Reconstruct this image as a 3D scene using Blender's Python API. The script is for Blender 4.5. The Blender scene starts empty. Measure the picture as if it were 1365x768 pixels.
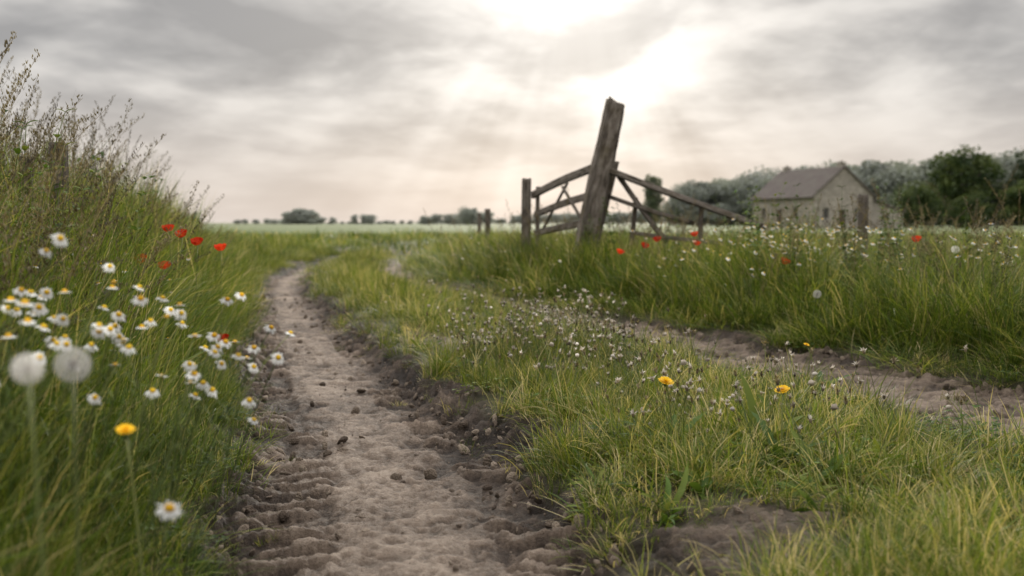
import bpy, math, numpy as np
from mathutils import Vector, Matrix
rng = np.random.default_rng(7)
scene = bpy.context.scene
scene.view_settings.view_transform = 'Standard'
scene.view_settings.look = 'None'
scene.view_settings.exposure = 0
PI = math.pi

# ------------------------------------------------------------------ noise
_tab = np.random.default_rng(3).random((256, 256))
def vn(x, y, s=0):
    x = np.asarray(x, float) + s*17.31; y = np.asarray(y, float) + s*9.77
    xi = np.floor(x).astype(int); yi = np.floor(y).astype(int)
    fx = x-xi; fy = y-yi
    fx = fx*fx*(3-2*fx); fy = fy*fy*(3-2*fy)
    a = _tab[xi & 255, yi & 255]; b = _tab[(xi+1) & 255, yi & 255]
    c = _tab[xi & 255, (yi+1) & 255]; d = _tab[(xi+1) & 255, (yi+1) & 255]
    return (a*(1-fx)+b*fx)*(1-fy)+(c*(1-fx)+d*fx)*fy
def fbm(x, y, o=4, s=0, g=.5):
    t = 0; a = 1; n = 0
    for i in range(o):
        c, q = math.cos(i*.9), math.sin(i*.9)
        t = t+a*vn((x*c-y*q)*2**i, (x*q+y*c)*2**i, s+i*3); n += a; a *= g
    return t/n
def ridged(x, y, o=4, s=0, g=.55):
    t = 0; a = 1; n = 0
    for i in range(o):
        c, q = math.cos(i*.9+.4), math.sin(i*.9+.4)
        t = t+a*(1-np.abs(2*vn((x*c-y*q)*2**i, (x*q+y*c)*2**i, s+i*3)-1)); n += a; a *= g
    return t/n
def ss(a, b, x):
    t = np.clip((np.asarray(x, float)-a)/(b-a), 0, 1)
    return t*t*(3-2*t)

# ------------------------------------------------------------------ terrain functions
YL = [-6, .5, 2, 3.07, 4.58, 7, 11.2, 14, 18, 25, 40, 80]
XL = [.9, .1, -.19, -.38, -.86, -1.5, -2.58, -3.15, -3.5, -3.3, -1.5, 6]
WL = [.52, .52, .50, .54, .47, .42, .32, .3, .28, .28, .28, .28]
YR = [-6, .5, 2, 3.5, 4.2, 5.2, 6.2, 8.6, 10.5, 13, 16, 25, 40, 80]
XR = [5.5, 3.25, 2.55, 1.98, 1.73, 1.36, .97, .06, -.62, -1.45, -1.95, -1.8, 0, 7.5]
WR = [.5, .5, .52, .56, .54, .49, .42, .34, .3, .25, .25, .25, .25, .25]
def fields(x, y):
    xl = np.interp(y, YL, XL); wl = np.interp(y, YL, WL)
    xr = np.interp(y, YR, XR); wr = np.interp(y, YR, WR)
    return (x-xl)/wl, (x-xr)/wr, xl-wl-x, x-xr-wr
def H(x, y):
    x = np.asarray(x, float); y = np.asarray(y, float)
    ul, ur, dl, dr = fields(x, y)
    fade = 1-ss(35, 60, y)
    nz = (fbm(x*1.7, y*1.7, 2, 5)-.5)
    h = -.09*(1-ss(.62, 1.12, np.abs(ul)+nz*.5))*fade
    h = h-.045*(1-ss(.6, 1.2, np.abs(ur)+nz*.5))*fade
    mid = ss(.0, .35, -dl-2*np.interp(y, YL, WL))*ss(0, .35, -dr-2*np.interp(y, YR, WR))
    h = h+mid*.03*fade
    lf = 1-.75*ss(8, 20, y)
    h = h+.42*ss(-.02, 1.2, dl)*lf*(1-.7*ss(3, 8, dl))*fade
    h = h+.16*ss(0, 1., dr)*(1-.8*ss(2.5, 6, dr))*fade
    h = h+nz*.05*ss(-.3, .5, np.minimum(np.abs(ul), np.abs(ur))-1)
    return h
def bare(x, y):
    ul, ur, dl, dr = fields(x, y)
    n = fbm(x*3.1, y*3.1, 4, 9)-.5
    a = 1-ss(.88, 1.18, np.abs(ul)+n*1.2)
    b = 1-ss(.88, 1.2, np.abs(ur)+n*1.2)
    c = 1-ss(.12, .32, np.hypot((x-.42)*1.0, (y-2.1)*.6)+n*.5)
    m = (ul > .9) & (ur < -.9)
    p = (1-ss(.32, .41, fbm(x*2.3+7, y*2.3, 3, 15)+.04*ss(5, 9, y)+.07*(1-ss(2.2, 3., y))))*m*.8
    return np.maximum(np.maximum(np.maximum(a, b), c*.9), p)*(1-ss(28, 40, y))

# ------------------------------------------------------------------ mesh builder
class MB:
    def __init__(s): s.v = []; s.f = []; s.m = []; s.t = []; s.h = []; s.n = 0
    def add(s, v, f, mat=0, tint=.5, h=.5):
        v = np.asarray(v, float); k = len(v)
        s.v.append(v); s.t.append(np.broadcast_to(tint, (k,)).astype(float)); s.h.append(np.broadcast_to(h, (k,)).astype(float))
        for q in f: s.f.append(tuple(i+s.n for i in q))
        s.m += [mat]*len(f); s.n += k
    def mesh(s, name, mats, smooth=True):
        me = bpy.data.meshes.new(name)
        me.from_pydata(np.concatenate(s.v).tolist(), [], s.f)
        for m in mats: me.materials.append(m)
        me.polygons.foreach_set('material_index', s.m)
        me.polygons.foreach_set('use_smooth', [smooth]*len(s.f))
        for nm, d in (('tint', s.t), ('h', s.h)):
            a = me.attributes.new(nm, 'FLOAT', 'POINT'); a.data.foreach_set('value', np.concatenate(d))
        me.update(); return me
def link(name, me, loc=(0, 0, 0), parent=None):
    o = bpy.data.objects.new(name, me); scene.collection.objects.link(o); o.location = loc
    if parent: o.parent = parent
    return o
def grassprof(t): return np.minimum(1, .55+t*2.2)*(1-t)**.55
def blade(mb, base, az, L, w, th0, bend, segs=4, mat=0, tint=.5, prof=grassprof, fold=0, p=1.4, twist=0, wav=0):
    t = np.linspace(0, 1, segs+1)
    th = th0+bend*t**p
    ds = L/segs
    r = np.concatenate([[0], np.cumsum(np.sin(th[:-1])*ds)]); z = np.concatenate([[0], np.cumsum(np.cos(th[:-1])*ds)])
    d = np.array([math.cos(az), math.sin(az), 0]); sd = np.array([-math.sin(az), math.cos(az), 0])
    c = np.asarray(base)[None]+r[:, None]*d+z[:, None]*np.array([0, 0, 1.])
    up = -np.cos(th)[:, None]*d+np.sin(th)[:, None]*np.array([0, 0, 1.])
    W = (w*prof(t)/2)
    tw = twist*t
    sv = sd[None]*np.cos(tw)[:, None]+up*np.sin(tw)[:, None]
    if wav: c = c+sd[None]*(np.sin(t*wav)*L*.05)[:, None]
    if fold:
        a = c-sv*W[:, None]+up*(W*fold)[:, None]; b = c+sv*W[:, None]+up*(W*fold)[:, None]
        v = np.stack([a, c, b], 1)[:-1].reshape(-1, 3); v = np.vstack([v, c[-1:]])
        f = []
        for i in range(segs-1):
            k = i*3; f += [(k, k+1, k+4, k+3), (k+1, k+2, k+5, k+4)]
        k = (segs-1)*3; f += [(k, k+1, segs*3), (k+1, k+2, segs*3)]
        h = np.append(np.repeat(t[:-1], 3), 1)
    else:
        a = c-sv*W[:, None]; b = c+sv*W[:, None]
        v = np.stack([a, b], 1)[:-1].reshape(-1, 3); v = np.vstack([v, c[-1:]])
        f = [(i*2, i*2+1, i*2+3, i*2+2) for i in range(segs-1)]+[((segs-1)*2, (segs-1)*2+1, segs*2)]
        h = np.append(np.repeat(t[:-1], 2), 1)
    mb.add(v, f, mat, tint, h)
    return c
def frame(n):
    n = np.asarray(n, float); n = n/np.linalg.norm(n)
    a = np.array([1., 0, 0]) if abs(n[0]) < .8 else np.array([0, 1., 0])
    u = np.cross(n, a); u /= np.linalg.norm(u)
    return u, np.cross(n, u), n
def tube(mb, pts, r0, r1, sides=4, mat=0, tint=.5):
    pts = np.asarray(pts, float); k = len(pts); V = []
    for i in range(k):
        d = pts[min(i+1, k-1)]-pts[max(i-1, 0)]
        u, v, n = frame(d); r = r0+(r1-r0)*i/(k-1)
        for j in range(sides):
            a = 2*PI*j/sides; V.append(pts[i]+r*(u*math.cos(a)+v*math.sin(a)))
    F = [(i*sides+j, i*sides+(j+1) % sides, (i+1)*sides+(j+1) % sides, (i+1)*sides+j) for i in range(k-1) for j in range(sides)]
    F.append(tuple((k-1)*sides+j for j in range(sides)))
    mb.add(V, F, mat, tint, np.repeat(np.linspace(0, 1, k), sides))
def ball(mb, c, r, n=(0, 0, 1), mat=0, tint=.5, flat=1, rings=4, seg=8, bump=0):
    u, v, n = frame(n); V = []
    for i in range(rings+1):
        ph = PI*i/rings
        for j in range(seg):
            a = 2*PI*j/seg; rr = r*(1+bump*rng.normal())
            V.append(np.asarray(c)+rr*(math.sin(ph)*(u*math.cos(a)+v*math.sin(a))+n*flat*math.cos(ph)))
    F = [(i*seg+j, i*seg+(j+1) % seg, (i+1)*seg+(j+1) % seg, (i+1)*seg+j) for i in range(rings) for j in range(seg)]
    mb.add(V, F, mat, tint, .5)
U = rng.uniform

# ------------------------------------------------------------------ materials
def newmat(name):
    m = bpy.data.materials.new(name); m.use_nodes = True
    nt = m.node_tree; nt.nodes.clear()
    return m, nt, nt.nodes.new('ShaderNodeOutputMaterial')
def N(nt, t, **k):
    n = nt.nodes.new(t)
    for a, b in k.items(): setattr(n, a, b)
    return n
def setin(nt, sock, val):
    if isinstance(val, bpy.types.NodeSocket): nt.links.new(val, sock)
    else: sock.default_value = val
def M(nt, op, a, b=0., c=None, clamp=False):
    n = N(nt, 'ShaderNodeMath', operation=op, use_clamp=clamp)
    setin(nt, n.inputs[0], a); setin(nt, n.inputs[1], b)
    if c is not None: setin(nt, n.inputs[2], c)
    return n.outputs[0]
def MIX(nt, f, a, b, mode='MIX'):
    n = N(nt, 'ShaderNodeMix', data_type='RGBA', blend_type=mode)
    for s, v in ((n.inputs[0], f), (n.inputs[6], a), (n.inputs[7], b)):
        if isinstance(v, tuple) and len(v) == 3: v = v+(1,)
        setin(nt, s, v)
    return n.outputs[2]
def RAMP(nt, f, stops):
    n = N(nt, 'ShaderNodeValToRGB'); e = n.color_ramp.elements
    while len(e) < len(stops): e.new(.5)
    for i, (p, c) in enumerate(stops):
        e[i].position = p; e[i].color = (c if len(c) == 4 else c+(1,)) if isinstance(c, tuple) else (c, c, c, 1)
    nt.links.new(f, n.inputs[0]); return n.outputs[0]
def NOISE(nt, vec, scale, detail=4, rough=.5, dist=0):
    n = N(nt, 'ShaderNodeTexNoise'); n.inputs['Scale'].default_value = scale; n.inputs['Detail'].default_value = detail
    n.inputs['Roughness'].default_value = rough; n.inputs['Distortion'].default_value = dist
    if vec is not None: nt.links.new(vec, n.inputs['Vector'])
    return n.outputs[0]
def ATT(nt, nm):
    return N(nt, 'ShaderNodeAttribute', attribute_name=nm).outputs['Fac']
def MR(nt, v, a, b, c=0., d=1., mode='SMOOTHSTEP'):
    n = N(nt, 'ShaderNodeMapRange'); n.interpolation_type = mode
    setin(nt, n.inputs[0], v)
    for i, q in enumerate((a, b, c, d)): n.inputs[i+1].default_value = q
    return n.outputs[0]
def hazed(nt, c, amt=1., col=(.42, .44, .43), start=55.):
    # distance haze painted into base colours of far trees, fields and house, by Y
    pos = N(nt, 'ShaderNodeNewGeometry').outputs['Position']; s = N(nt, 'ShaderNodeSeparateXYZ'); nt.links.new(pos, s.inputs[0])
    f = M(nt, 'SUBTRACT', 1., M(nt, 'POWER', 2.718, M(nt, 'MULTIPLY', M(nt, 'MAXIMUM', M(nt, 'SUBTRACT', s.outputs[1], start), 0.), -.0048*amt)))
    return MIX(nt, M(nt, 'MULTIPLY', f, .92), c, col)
def leafmat(name, stops, transl=.45, rough=.45, tcol=(1.25, 1.2, .6), spec=.35, var=.5, haze=False):
    m, nt, out = newmat(name)
    tint = ATT(nt, 'tint'); h = ATT(nt, 'h')
    r = M(nt, 'FRACT', M(nt, 'ADD', N(nt, 'ShaderNodeObjectInfo').outputs['Random'], ATT(nt, 'rnd')))
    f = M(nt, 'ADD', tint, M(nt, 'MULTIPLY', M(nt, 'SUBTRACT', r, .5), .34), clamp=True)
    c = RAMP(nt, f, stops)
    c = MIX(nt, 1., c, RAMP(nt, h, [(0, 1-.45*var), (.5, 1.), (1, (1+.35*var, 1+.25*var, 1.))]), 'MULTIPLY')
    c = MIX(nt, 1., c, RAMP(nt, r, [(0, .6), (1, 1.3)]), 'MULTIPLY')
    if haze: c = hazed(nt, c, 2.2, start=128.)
    p = N(nt, 'ShaderNodeBsdfPrincipled'); nt.links.new(c, p.inputs['Base Color'])
    p.inputs['Roughness'].default_value = rough; p.inputs['Specular IOR Level'].default_value = spec
    t = N(nt, 'ShaderNodeBsdfTranslucent'); nt.links.new(MIX(nt, 1., c, tcol, 'MULTIPLY'), t.inputs[0])
    mx = N(nt, 'ShaderNodeMixShader'); mx.inputs[0].default_value = transl
    nt.links.new(p.outputs[0], mx.inputs[1]); nt.links.new(t.outputs[0], mx.inputs[2]); nt.links.new(mx.outputs[0], out.inputs[0])
    return m
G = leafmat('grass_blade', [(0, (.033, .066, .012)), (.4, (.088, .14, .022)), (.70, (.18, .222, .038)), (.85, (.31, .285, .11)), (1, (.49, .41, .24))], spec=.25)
LEAF = leafmat('weed_leaf', [(0, (.03, .062, .014)), (.6, (.075, .128, .025)), (1, (.17, .2, .045))], .3, .6, spec=.2)
STEM = leafmat('stem', [(0, (.06, .1, .025)), (1, (.16, .18, .06))], .1)
SEED = leafmat('seed_head', [(0, (.07, .055, .035)), (.5, (.16, .13, .075)), (1, (.3, .25, .16))], .3, .7)
WHITE = leafmat('white_petal', [(0, (.75, .75, .72)), (1, (.86, .86, .84))], .35, .6, (1, 1, 1), .2, .1)
YEL = leafmat('yellow_floret', [(0, (.72, .40, .01)), (1, (.82, .55, .015))], .15, .6, (1, 1, .8), .2, .1)
RED = leafmat('poppy_petal', [(0, (.5, .03, .01)), (1, (.72, .075, .02))], .4, .55, (1.1, 1, .8), .15, .2)
DARK = leafmat('poppy_centre', [(0, (.015, .012, .015)), (1, (.03, .03, .02))], .0)
FLUFF = leafmat('dandelion_fluff', [(0, (.7, .68, .64)), (1, (.85, .83, .8))], .5, .8, (1, 1, 1), .1, .1)
DRYH = leafmat('dry_flower_head', [(0, (.42, .36, .29)), (1, (.75, .7, .63))], .3, .8, (1, 1, 1), .1, .1)
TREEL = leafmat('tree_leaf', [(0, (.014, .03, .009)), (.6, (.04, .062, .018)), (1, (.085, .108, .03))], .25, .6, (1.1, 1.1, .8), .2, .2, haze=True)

def simple(name, build):
    m, nt, out = newmat(name)
    p = N(nt, 'ShaderNodeBsdfPrincipled'); nt.links.new(p.outputs[0], out.inputs[0]); build(nt, p); return m
def BUMP(nt, p, hgt, st, dist):
    b = N(nt, 'ShaderNodeBump'); b.inputs['Strength'].default_value = st; b.inputs['Distance'].default_value = dist
    nt.links.new(hgt, b.inputs['Height']); nt.links.new(b.outputs[0], p.inputs['Normal'])
def _ground(nt, p):
    pos = N(nt, 'ShaderNodeNewGeometry').outputs['Position']
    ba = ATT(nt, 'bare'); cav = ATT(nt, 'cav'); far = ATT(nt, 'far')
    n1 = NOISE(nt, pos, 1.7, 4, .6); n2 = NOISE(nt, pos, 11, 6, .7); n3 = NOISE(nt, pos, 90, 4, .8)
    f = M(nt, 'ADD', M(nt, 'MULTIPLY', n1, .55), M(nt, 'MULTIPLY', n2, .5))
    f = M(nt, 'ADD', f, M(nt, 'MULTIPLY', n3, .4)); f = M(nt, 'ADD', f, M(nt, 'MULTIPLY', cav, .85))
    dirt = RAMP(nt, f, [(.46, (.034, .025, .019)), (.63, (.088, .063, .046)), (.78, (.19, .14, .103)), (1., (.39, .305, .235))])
    soil = RAMP(nt, n2, [(.3, (.04, .04, .018)), (.6, (.08, .07, .035)), (.8, (.13, .1, .06))])
    nf = NOISE(nt, pos, .05, 3, .6); nf2 = NOISE(nt, pos, 1.3, 3, .7)
    field = RAMP(nt, nf, [(.35, (.10, .14, .04)), (.65, (.15, .18, .06))])
    field = MIX(nt, 1., field, RAMP(nt, nf2, [(.3, .65), (.7, 1.25)]), 'MULTIPLY')
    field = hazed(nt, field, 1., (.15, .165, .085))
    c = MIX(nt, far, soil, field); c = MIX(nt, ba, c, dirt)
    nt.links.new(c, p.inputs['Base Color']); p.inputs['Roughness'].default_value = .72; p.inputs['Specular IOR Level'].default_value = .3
    v = N(nt, 'ShaderNodeTexVoronoi'); v.inputs['Scale'].default_value = 45; v.inputs['Randomness'].default_value = 1; nt.links.new(pos, v.inputs['Vector'])
    hh = M(nt, 'ADD', M(nt, 'MULTIPLY', n2, 1.2), M(nt, 'MULTIPLY', n3, 1.1)); hh = M(nt, 'ADD', hh, M(nt, 'MULTIPLY', v.outputs[0], -.4))
    BUMP(nt, p, hh, 1., .026)
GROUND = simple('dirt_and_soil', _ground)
def _clod(nt, p):
    r = N(nt, 'ShaderNodeObjectInfo').outputs['Random']; co = N(nt, 'ShaderNodeTexCoord').outputs['Object']
    c = RAMP(nt, r, [(0, (.085, .06, .043)), (.5, (.16, .12, .088)), (1, (.34, .27, .205))])
    nt.links.new(c, p.inputs['Base Color']); p.inputs['Roughness'].default_value = .9
    BUMP(nt, p, NOISE(nt, co, 3, 4), .6, .2)
CLOD = simple('dirt_clod', _clod)
def _wood(nt, p):
    t = ATT(nt, 'tint'); h = ATT(nt, 'h')
    cb = N(nt, 'ShaderNodeCombineXYZ'); nt.links.new(M(nt, 'MULTIPLY', t, 9), cb.inputs[0]); nt.links.new(M(nt, 'MULTIPLY', h, 1.), cb.inputs[1])
    g = NOISE(nt, cb.outputs[0], 5, 6, .68, .4)
    cb2 = N(nt, 'ShaderNodeCombineXYZ'); nt.links.new(M(nt, 'MULTIPLY', t, 3), cb2.inputs[0]); nt.links.new(M(nt, 'MULTIPLY', h, 3), cb2.inputs[1])
    g2 = NOISE(nt, cb2.outputs[0], 1.6, 4, .6)
    c = RAMP(nt, g, [(.32, (.022, .018, .015)), (.44, (.13, .108, .088)), (.58, (.23, .2, .17)), (.8, (.37, .335, .29))])
    c = MIX(nt, MR(nt, g2, .45, .7), c, MIX(nt, 1., c, (.55, .52, .42), 'MULTIPLY'))
    nt.links.new(c, p.inputs['Base Color']); p.inputs['Roughness'].default_value = .85; p.inputs['Specular IOR Level'].default_value = .2
    BUMP(nt, p, g, 1., .03)
WOOD = simple('weathered_wood', _wood)
def _bark(nt, p):
    co = N(nt, 'ShaderNodeTexCoord').outputs['Object']
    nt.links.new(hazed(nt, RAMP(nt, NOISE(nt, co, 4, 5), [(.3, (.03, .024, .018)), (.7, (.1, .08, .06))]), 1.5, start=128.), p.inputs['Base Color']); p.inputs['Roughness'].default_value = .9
BARK = simple('bark', _bark)
def _stone(nt, p):
    co = N(nt, 'ShaderNodeTexCoord').outputs['Object']
    mp = N(nt, 'ShaderNodeMapping'); mp.inputs['Scale'].default_value = (1, 1, 1.7); nt.links.new(co, mp.inputs[0])
    v = N(nt, 'ShaderNodeTexVoronoi'); v.inputs['Scale'].default_value = 2.2; nt.links.new(mp.outputs[0], v.inputs['Vector'])
    c = RAMP(nt, v.outputs['Color'], [(.1, (.19, .155, .125)), (.5, (.27, .225, .185)), (.9, (.35, .305, .255))])
    c = MIX(nt, MR(nt, NOISE(nt, co, .5, 4), .4, .7, 0, .6), c, (.18, .148, .12))
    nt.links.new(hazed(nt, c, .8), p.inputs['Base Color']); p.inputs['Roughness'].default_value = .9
    BUMP(nt, p, v.outputs[0], .5, .05)
STONE = simple('stone_wall', _stone)
def _roof(nt, p):
    co = N(nt, 'ShaderNodeTexCoord').outputs['Object']
    b = N(nt, 'ShaderNodeTexBrick'); b.inputs['Scale'].default_value = 3; nt.links.new(co, b.inputs['Vector'])
    b.inputs['Color1'].default_value = (.11, .08, .07, 1); b.inputs['Color2'].default_value = (.075, .058, .052, 1); b.inputs['Mortar'].default_value = (.04, .03, .03, 1)
    c = MIX(nt, MR(nt, NOISE(nt, co, .9, 5), .4, .7, 0, .6), b.outputs[0], (.11, .1, .08))
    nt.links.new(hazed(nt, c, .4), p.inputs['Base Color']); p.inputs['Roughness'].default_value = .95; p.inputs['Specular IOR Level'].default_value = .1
ROOF = simple('clay_roof_tile', _roof)
def flat(name, col, r=.7, s=.3):
    def f(nt, p):
        co = N(nt, 'ShaderNodeTexCoord').outputs['Object']
        c = MIX(nt, NOISE(nt, co, 3, 3), tuple(x*.75 for x in col), tuple(x*1.2 for x in col))
        nt.links.new(c, p.inputs['Base Color']); p.inputs['Roughness'].default_value = r; p.inputs['Specular IOR Level'].default_value = s
    return simple(name, f)
GLASS = flat('window_glass', (.03, .032, .035), .2, .5)
FRAME = flat('painted_frame', (.3, .28, .25))
DOOR = flat('door_wood', (.09, .065, .05))

# ------------------------------------------------------------------ ground sheet
ys = [-8, -6, -4, -2.5, -1.5, -.8, -.3, .1, .4, .65, .85, 1.05, 1.2]
y = 1.2
while y < 24: y *= 1.0052; ys.append(y)
while y < 3500: y *= 1.06; ys.append(y)
ys = np.array(ys)
uu = np.linspace(-1, 1, 901)
ext = 1+np.cumsum(np.geomspace(.004, 1.2, 34))
uu = np.concatenate([-ext[::-1], uu, ext])
YY = np.repeat(ys[:, None], len(uu), 1)
XX = uu[None]*(.6+.56*np.maximum(YY, .6))
Z = H(XX, YY); B = bare(XX, YY)
near = 1-ss(14, 24, YY)
ul, ur, dl, dr = fields(XX, YY)
d0 = fbm(XX*3.3, YY*3.3, 3, 20)-.5
d1 = ridged(XX*8, YY*8, 4, 21, .55)-.6
d2 = ridged(XX*30, YY*30, 3, 31, .6)-.6
rid = ridged(XX*13, YY*13, 4, 41)
edge = np.exp(-((np.abs(ul)-.95)/.22)**2)+.6*np.exp(-((np.abs(ur)-.93)/.3)**2)
wob = (fbm(XX*1.9, YY*1.9, 3, 51)-.5); wob2 = fbm(XX*10, YY*10, 2, 52)-.5
# chevron lugs left by tractor tyres along each side of the near wheel track
ph = YY/.112+np.abs(ul)*2.6+wob*2.4+wob2*.75
brk = ss(.36, .54, fbm(XX*4.5, YY*4.5, 3, 66))
band = np.maximum(ss(.30, .38, -ul)*(1-ss(.80, .92, -ul)), ss(.38, .46, ul)*(1-ss(.76, .86, ul))*ss(.45, .53, fbm(XX*.9, YY*.8, 2, 61)))
lug = ss(-.05, .3, np.sin(ph*2*PI)+wob2*.6)
tread = lug*band*brk
phr = YY/.12+np.abs(ur)*1.4+wob*1.5+wob2*.6
treadr = ss(-.1, .3, np.sin(phr*2*PI))*(1-ss(.7, .9, np.abs(ur)))*ss(.42, .52, fbm(XX*1.3, YY*1.1, 2, 71))*brk
calm = 1-.35*band
micro = d0*.035+d1*.036*calm+d2*.016+(rid-.6)*.12*edge+tread*.028+treadr*.02-.014*band
press = 1-.5*np.exp(-((ul-.02)/.28)**2)*ss(.3, .5, fbm(XX*1.2+3, YY*.8, 2, 77))
Z = Z+near*(micro*press*np.clip(B*1.2, .25, 1))
cav = np.clip(d1*.45*calm+d2*.35+(rid-.6)*.55*edge+tread*.20-.12*band+treadr*.15-.27*edge+.15*np.exp(-((ul-.02)/.36)**2)-.05+.06*np.exp(-(ur/.6)**2), -.6, .5)  # painted shade in relief hollows, plus damp dark edges and dry pale rut centre
farm = ss(20, 45, YY)+0*XX
farm = np.maximum(farm, ss(4, 7, dr)*ss(5, 9, YY))
nr, nc = Z.shape
co = np.stack([XX, YY, Z], 2).reshape(-1, 3)
idx = np.arange(nr*nc).reshape(nr, nc)
q = np.stack([idx[:-1, :-1], idx[:-1, 1:], idx[1:, 1:], idx[1:, :-1]], 2).reshape(-1)
me = bpy.data.meshes.new('ground')
me.vertices.add(len(co)); me.vertices.foreach_set('co', co.reshape(-1))
me.loops.add(len(q)); me.loops.foreach_set('vertex_index', q.astype(np.int32))
me.polygons.add(len(q)//4); me.polygons.foreach_set('loop_start', np.arange(0, len(q), 4, dtype=np.int32))
try: me.polygons.foreach_set('loop_total', np.full(len(q)//4, 4, dtype=np.int32))
except Exception: pass
me.polygons.foreach_set('use_smooth', np.ones(len(q)//4, dtype=bool))
me.update(calc_edges=True)
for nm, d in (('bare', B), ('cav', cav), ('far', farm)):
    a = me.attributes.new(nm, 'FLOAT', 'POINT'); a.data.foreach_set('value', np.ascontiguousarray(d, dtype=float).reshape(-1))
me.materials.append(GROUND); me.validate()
link('ground', me)

# ------------------------------------------------------------------ instancer
def scatter(name, protos, P, rot, scl, ids, realize=False):
    P = np.asarray(P, float); n = len(P)
    me = bpy.data.meshes.new(name); me.vertices.add(n); me.vertices.foreach_set('co', P.reshape(-1))
    a = me.attributes.new('rot', 'FLOAT_VECTOR', 'POINT'); a.data.foreach_set('vector', np.asarray(rot, float).reshape(-1))
    a = me.attributes.new('scl', 'FLOAT_VECTOR', 'POINT'); a.data.foreach_set('vector', np.asarray(scl, float).reshape(-1))
    a = me.attributes.new('idx', 'INT', 'POINT'); a.data.foreach_set('value', np.asarray(ids, dtype=np.int32))
    a = me.attributes.new('rnd', 'FLOAT', 'POINT'); a.data.foreach_set('value', U(0, 1, n))
    o = link(name, me)
    col = bpy.data.collections.new(name+'_kinds')
    for i, pm in enumerate(protos):
        po = bpy.data.objects.new('%s_kind_%02d' % (name, i), pm); col.objects.link(po)
    g = bpy.data.node_groups.new(name+'_scatter', 'GeometryNodeTree')
    g.interface.new_socket('Geometry', in_out='INPUT', socket_type='NodeSocketGeometry')
    g.interface.new_socket('Geometry', in_out='OUTPUT', socket_type='NodeSocketGeometry')
    gi = g.nodes.new('NodeGroupInput'); go = g.nodes.new('NodeGroupOutput')
    ci = g.nodes.new('GeometryNodeCollectionInfo'); ci.inputs[0].default_value = col; ci.inputs[1].default_value = True; ci.inputs[2].default_value = True
    ip = g.nodes.new('GeometryNodeInstanceOnPoints'); ip.inputs['Pick Instance'].default_value = True
    def na(nm, t):
        x = g.nodes.new('GeometryNodeInputNamedAttribute'); x.data_type = t; x.inputs[0].default_value = nm; return x.outputs[0]
    e = g.nodes.new('FunctionNodeEulerToRotation'); L = g.links.new
    L(gi.outputs[0], ip.inputs['Points']); L(ci.outputs[0], ip.inputs['Instance']); L(na('idx', 'INT'), ip.inputs['Instance Index'])
    L(na('rot', 'FLOAT_VECTOR'), e.inputs[0]); L(e.outputs[0], ip.inputs['Rotation']); L(na('scl', 'FLOAT_VECTOR'), ip.inputs['Scale'])
    if realize:
        rl = g.nodes.new('GeometryNodeRealizeInstances'); L(ip.outputs[0], rl.inputs[0]); L(rl.outputs[0], go.inputs[0])
    else: L(ip.outputs[0], go.inputs[0])
    md = o.modifiers.new('scatter', 'NODES'); md.node_group = g
    return o

# ------------------------------------------------------------------ plant prototypes
def clump(n, R, l0, l1, w0, w1, splay, bend, segs=5, dry=.08, t0=.15, t1=.75):
    mb = MB()
    for i in range(n):
        a = U(0, 2*PI); r = R*math.sqrt(U()); az = a+U(-1.2, 1.2)
        L = U(l0, l1); tint = U(.86, 1) if U() < dry else U(t0, t1)
        blade(mb, (r*math.cos(a), r*math.sin(a), -.02), az, L, U(w0, w1), U(0, splay), U(.15, bend), segs, 0, tint, twist=U(-1, 1))
    return mb.mesh('grass_clump', [G])
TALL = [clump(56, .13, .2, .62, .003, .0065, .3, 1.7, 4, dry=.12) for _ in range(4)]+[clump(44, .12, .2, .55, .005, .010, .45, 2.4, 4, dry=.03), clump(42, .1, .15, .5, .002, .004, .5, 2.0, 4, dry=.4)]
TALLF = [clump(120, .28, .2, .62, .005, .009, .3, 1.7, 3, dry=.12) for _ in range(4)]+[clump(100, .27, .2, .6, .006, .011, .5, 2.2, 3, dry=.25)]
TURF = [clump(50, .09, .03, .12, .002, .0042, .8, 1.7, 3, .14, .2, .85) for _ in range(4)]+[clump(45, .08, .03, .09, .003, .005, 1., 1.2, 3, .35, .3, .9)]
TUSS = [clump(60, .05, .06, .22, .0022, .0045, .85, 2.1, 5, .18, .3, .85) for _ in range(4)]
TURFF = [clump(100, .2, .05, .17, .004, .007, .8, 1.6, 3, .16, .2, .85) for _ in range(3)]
FARC = [clump(110, .7, .2, .6, .012, .022, .3, 1.3, 3, .12) for _ in range(3)]
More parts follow.
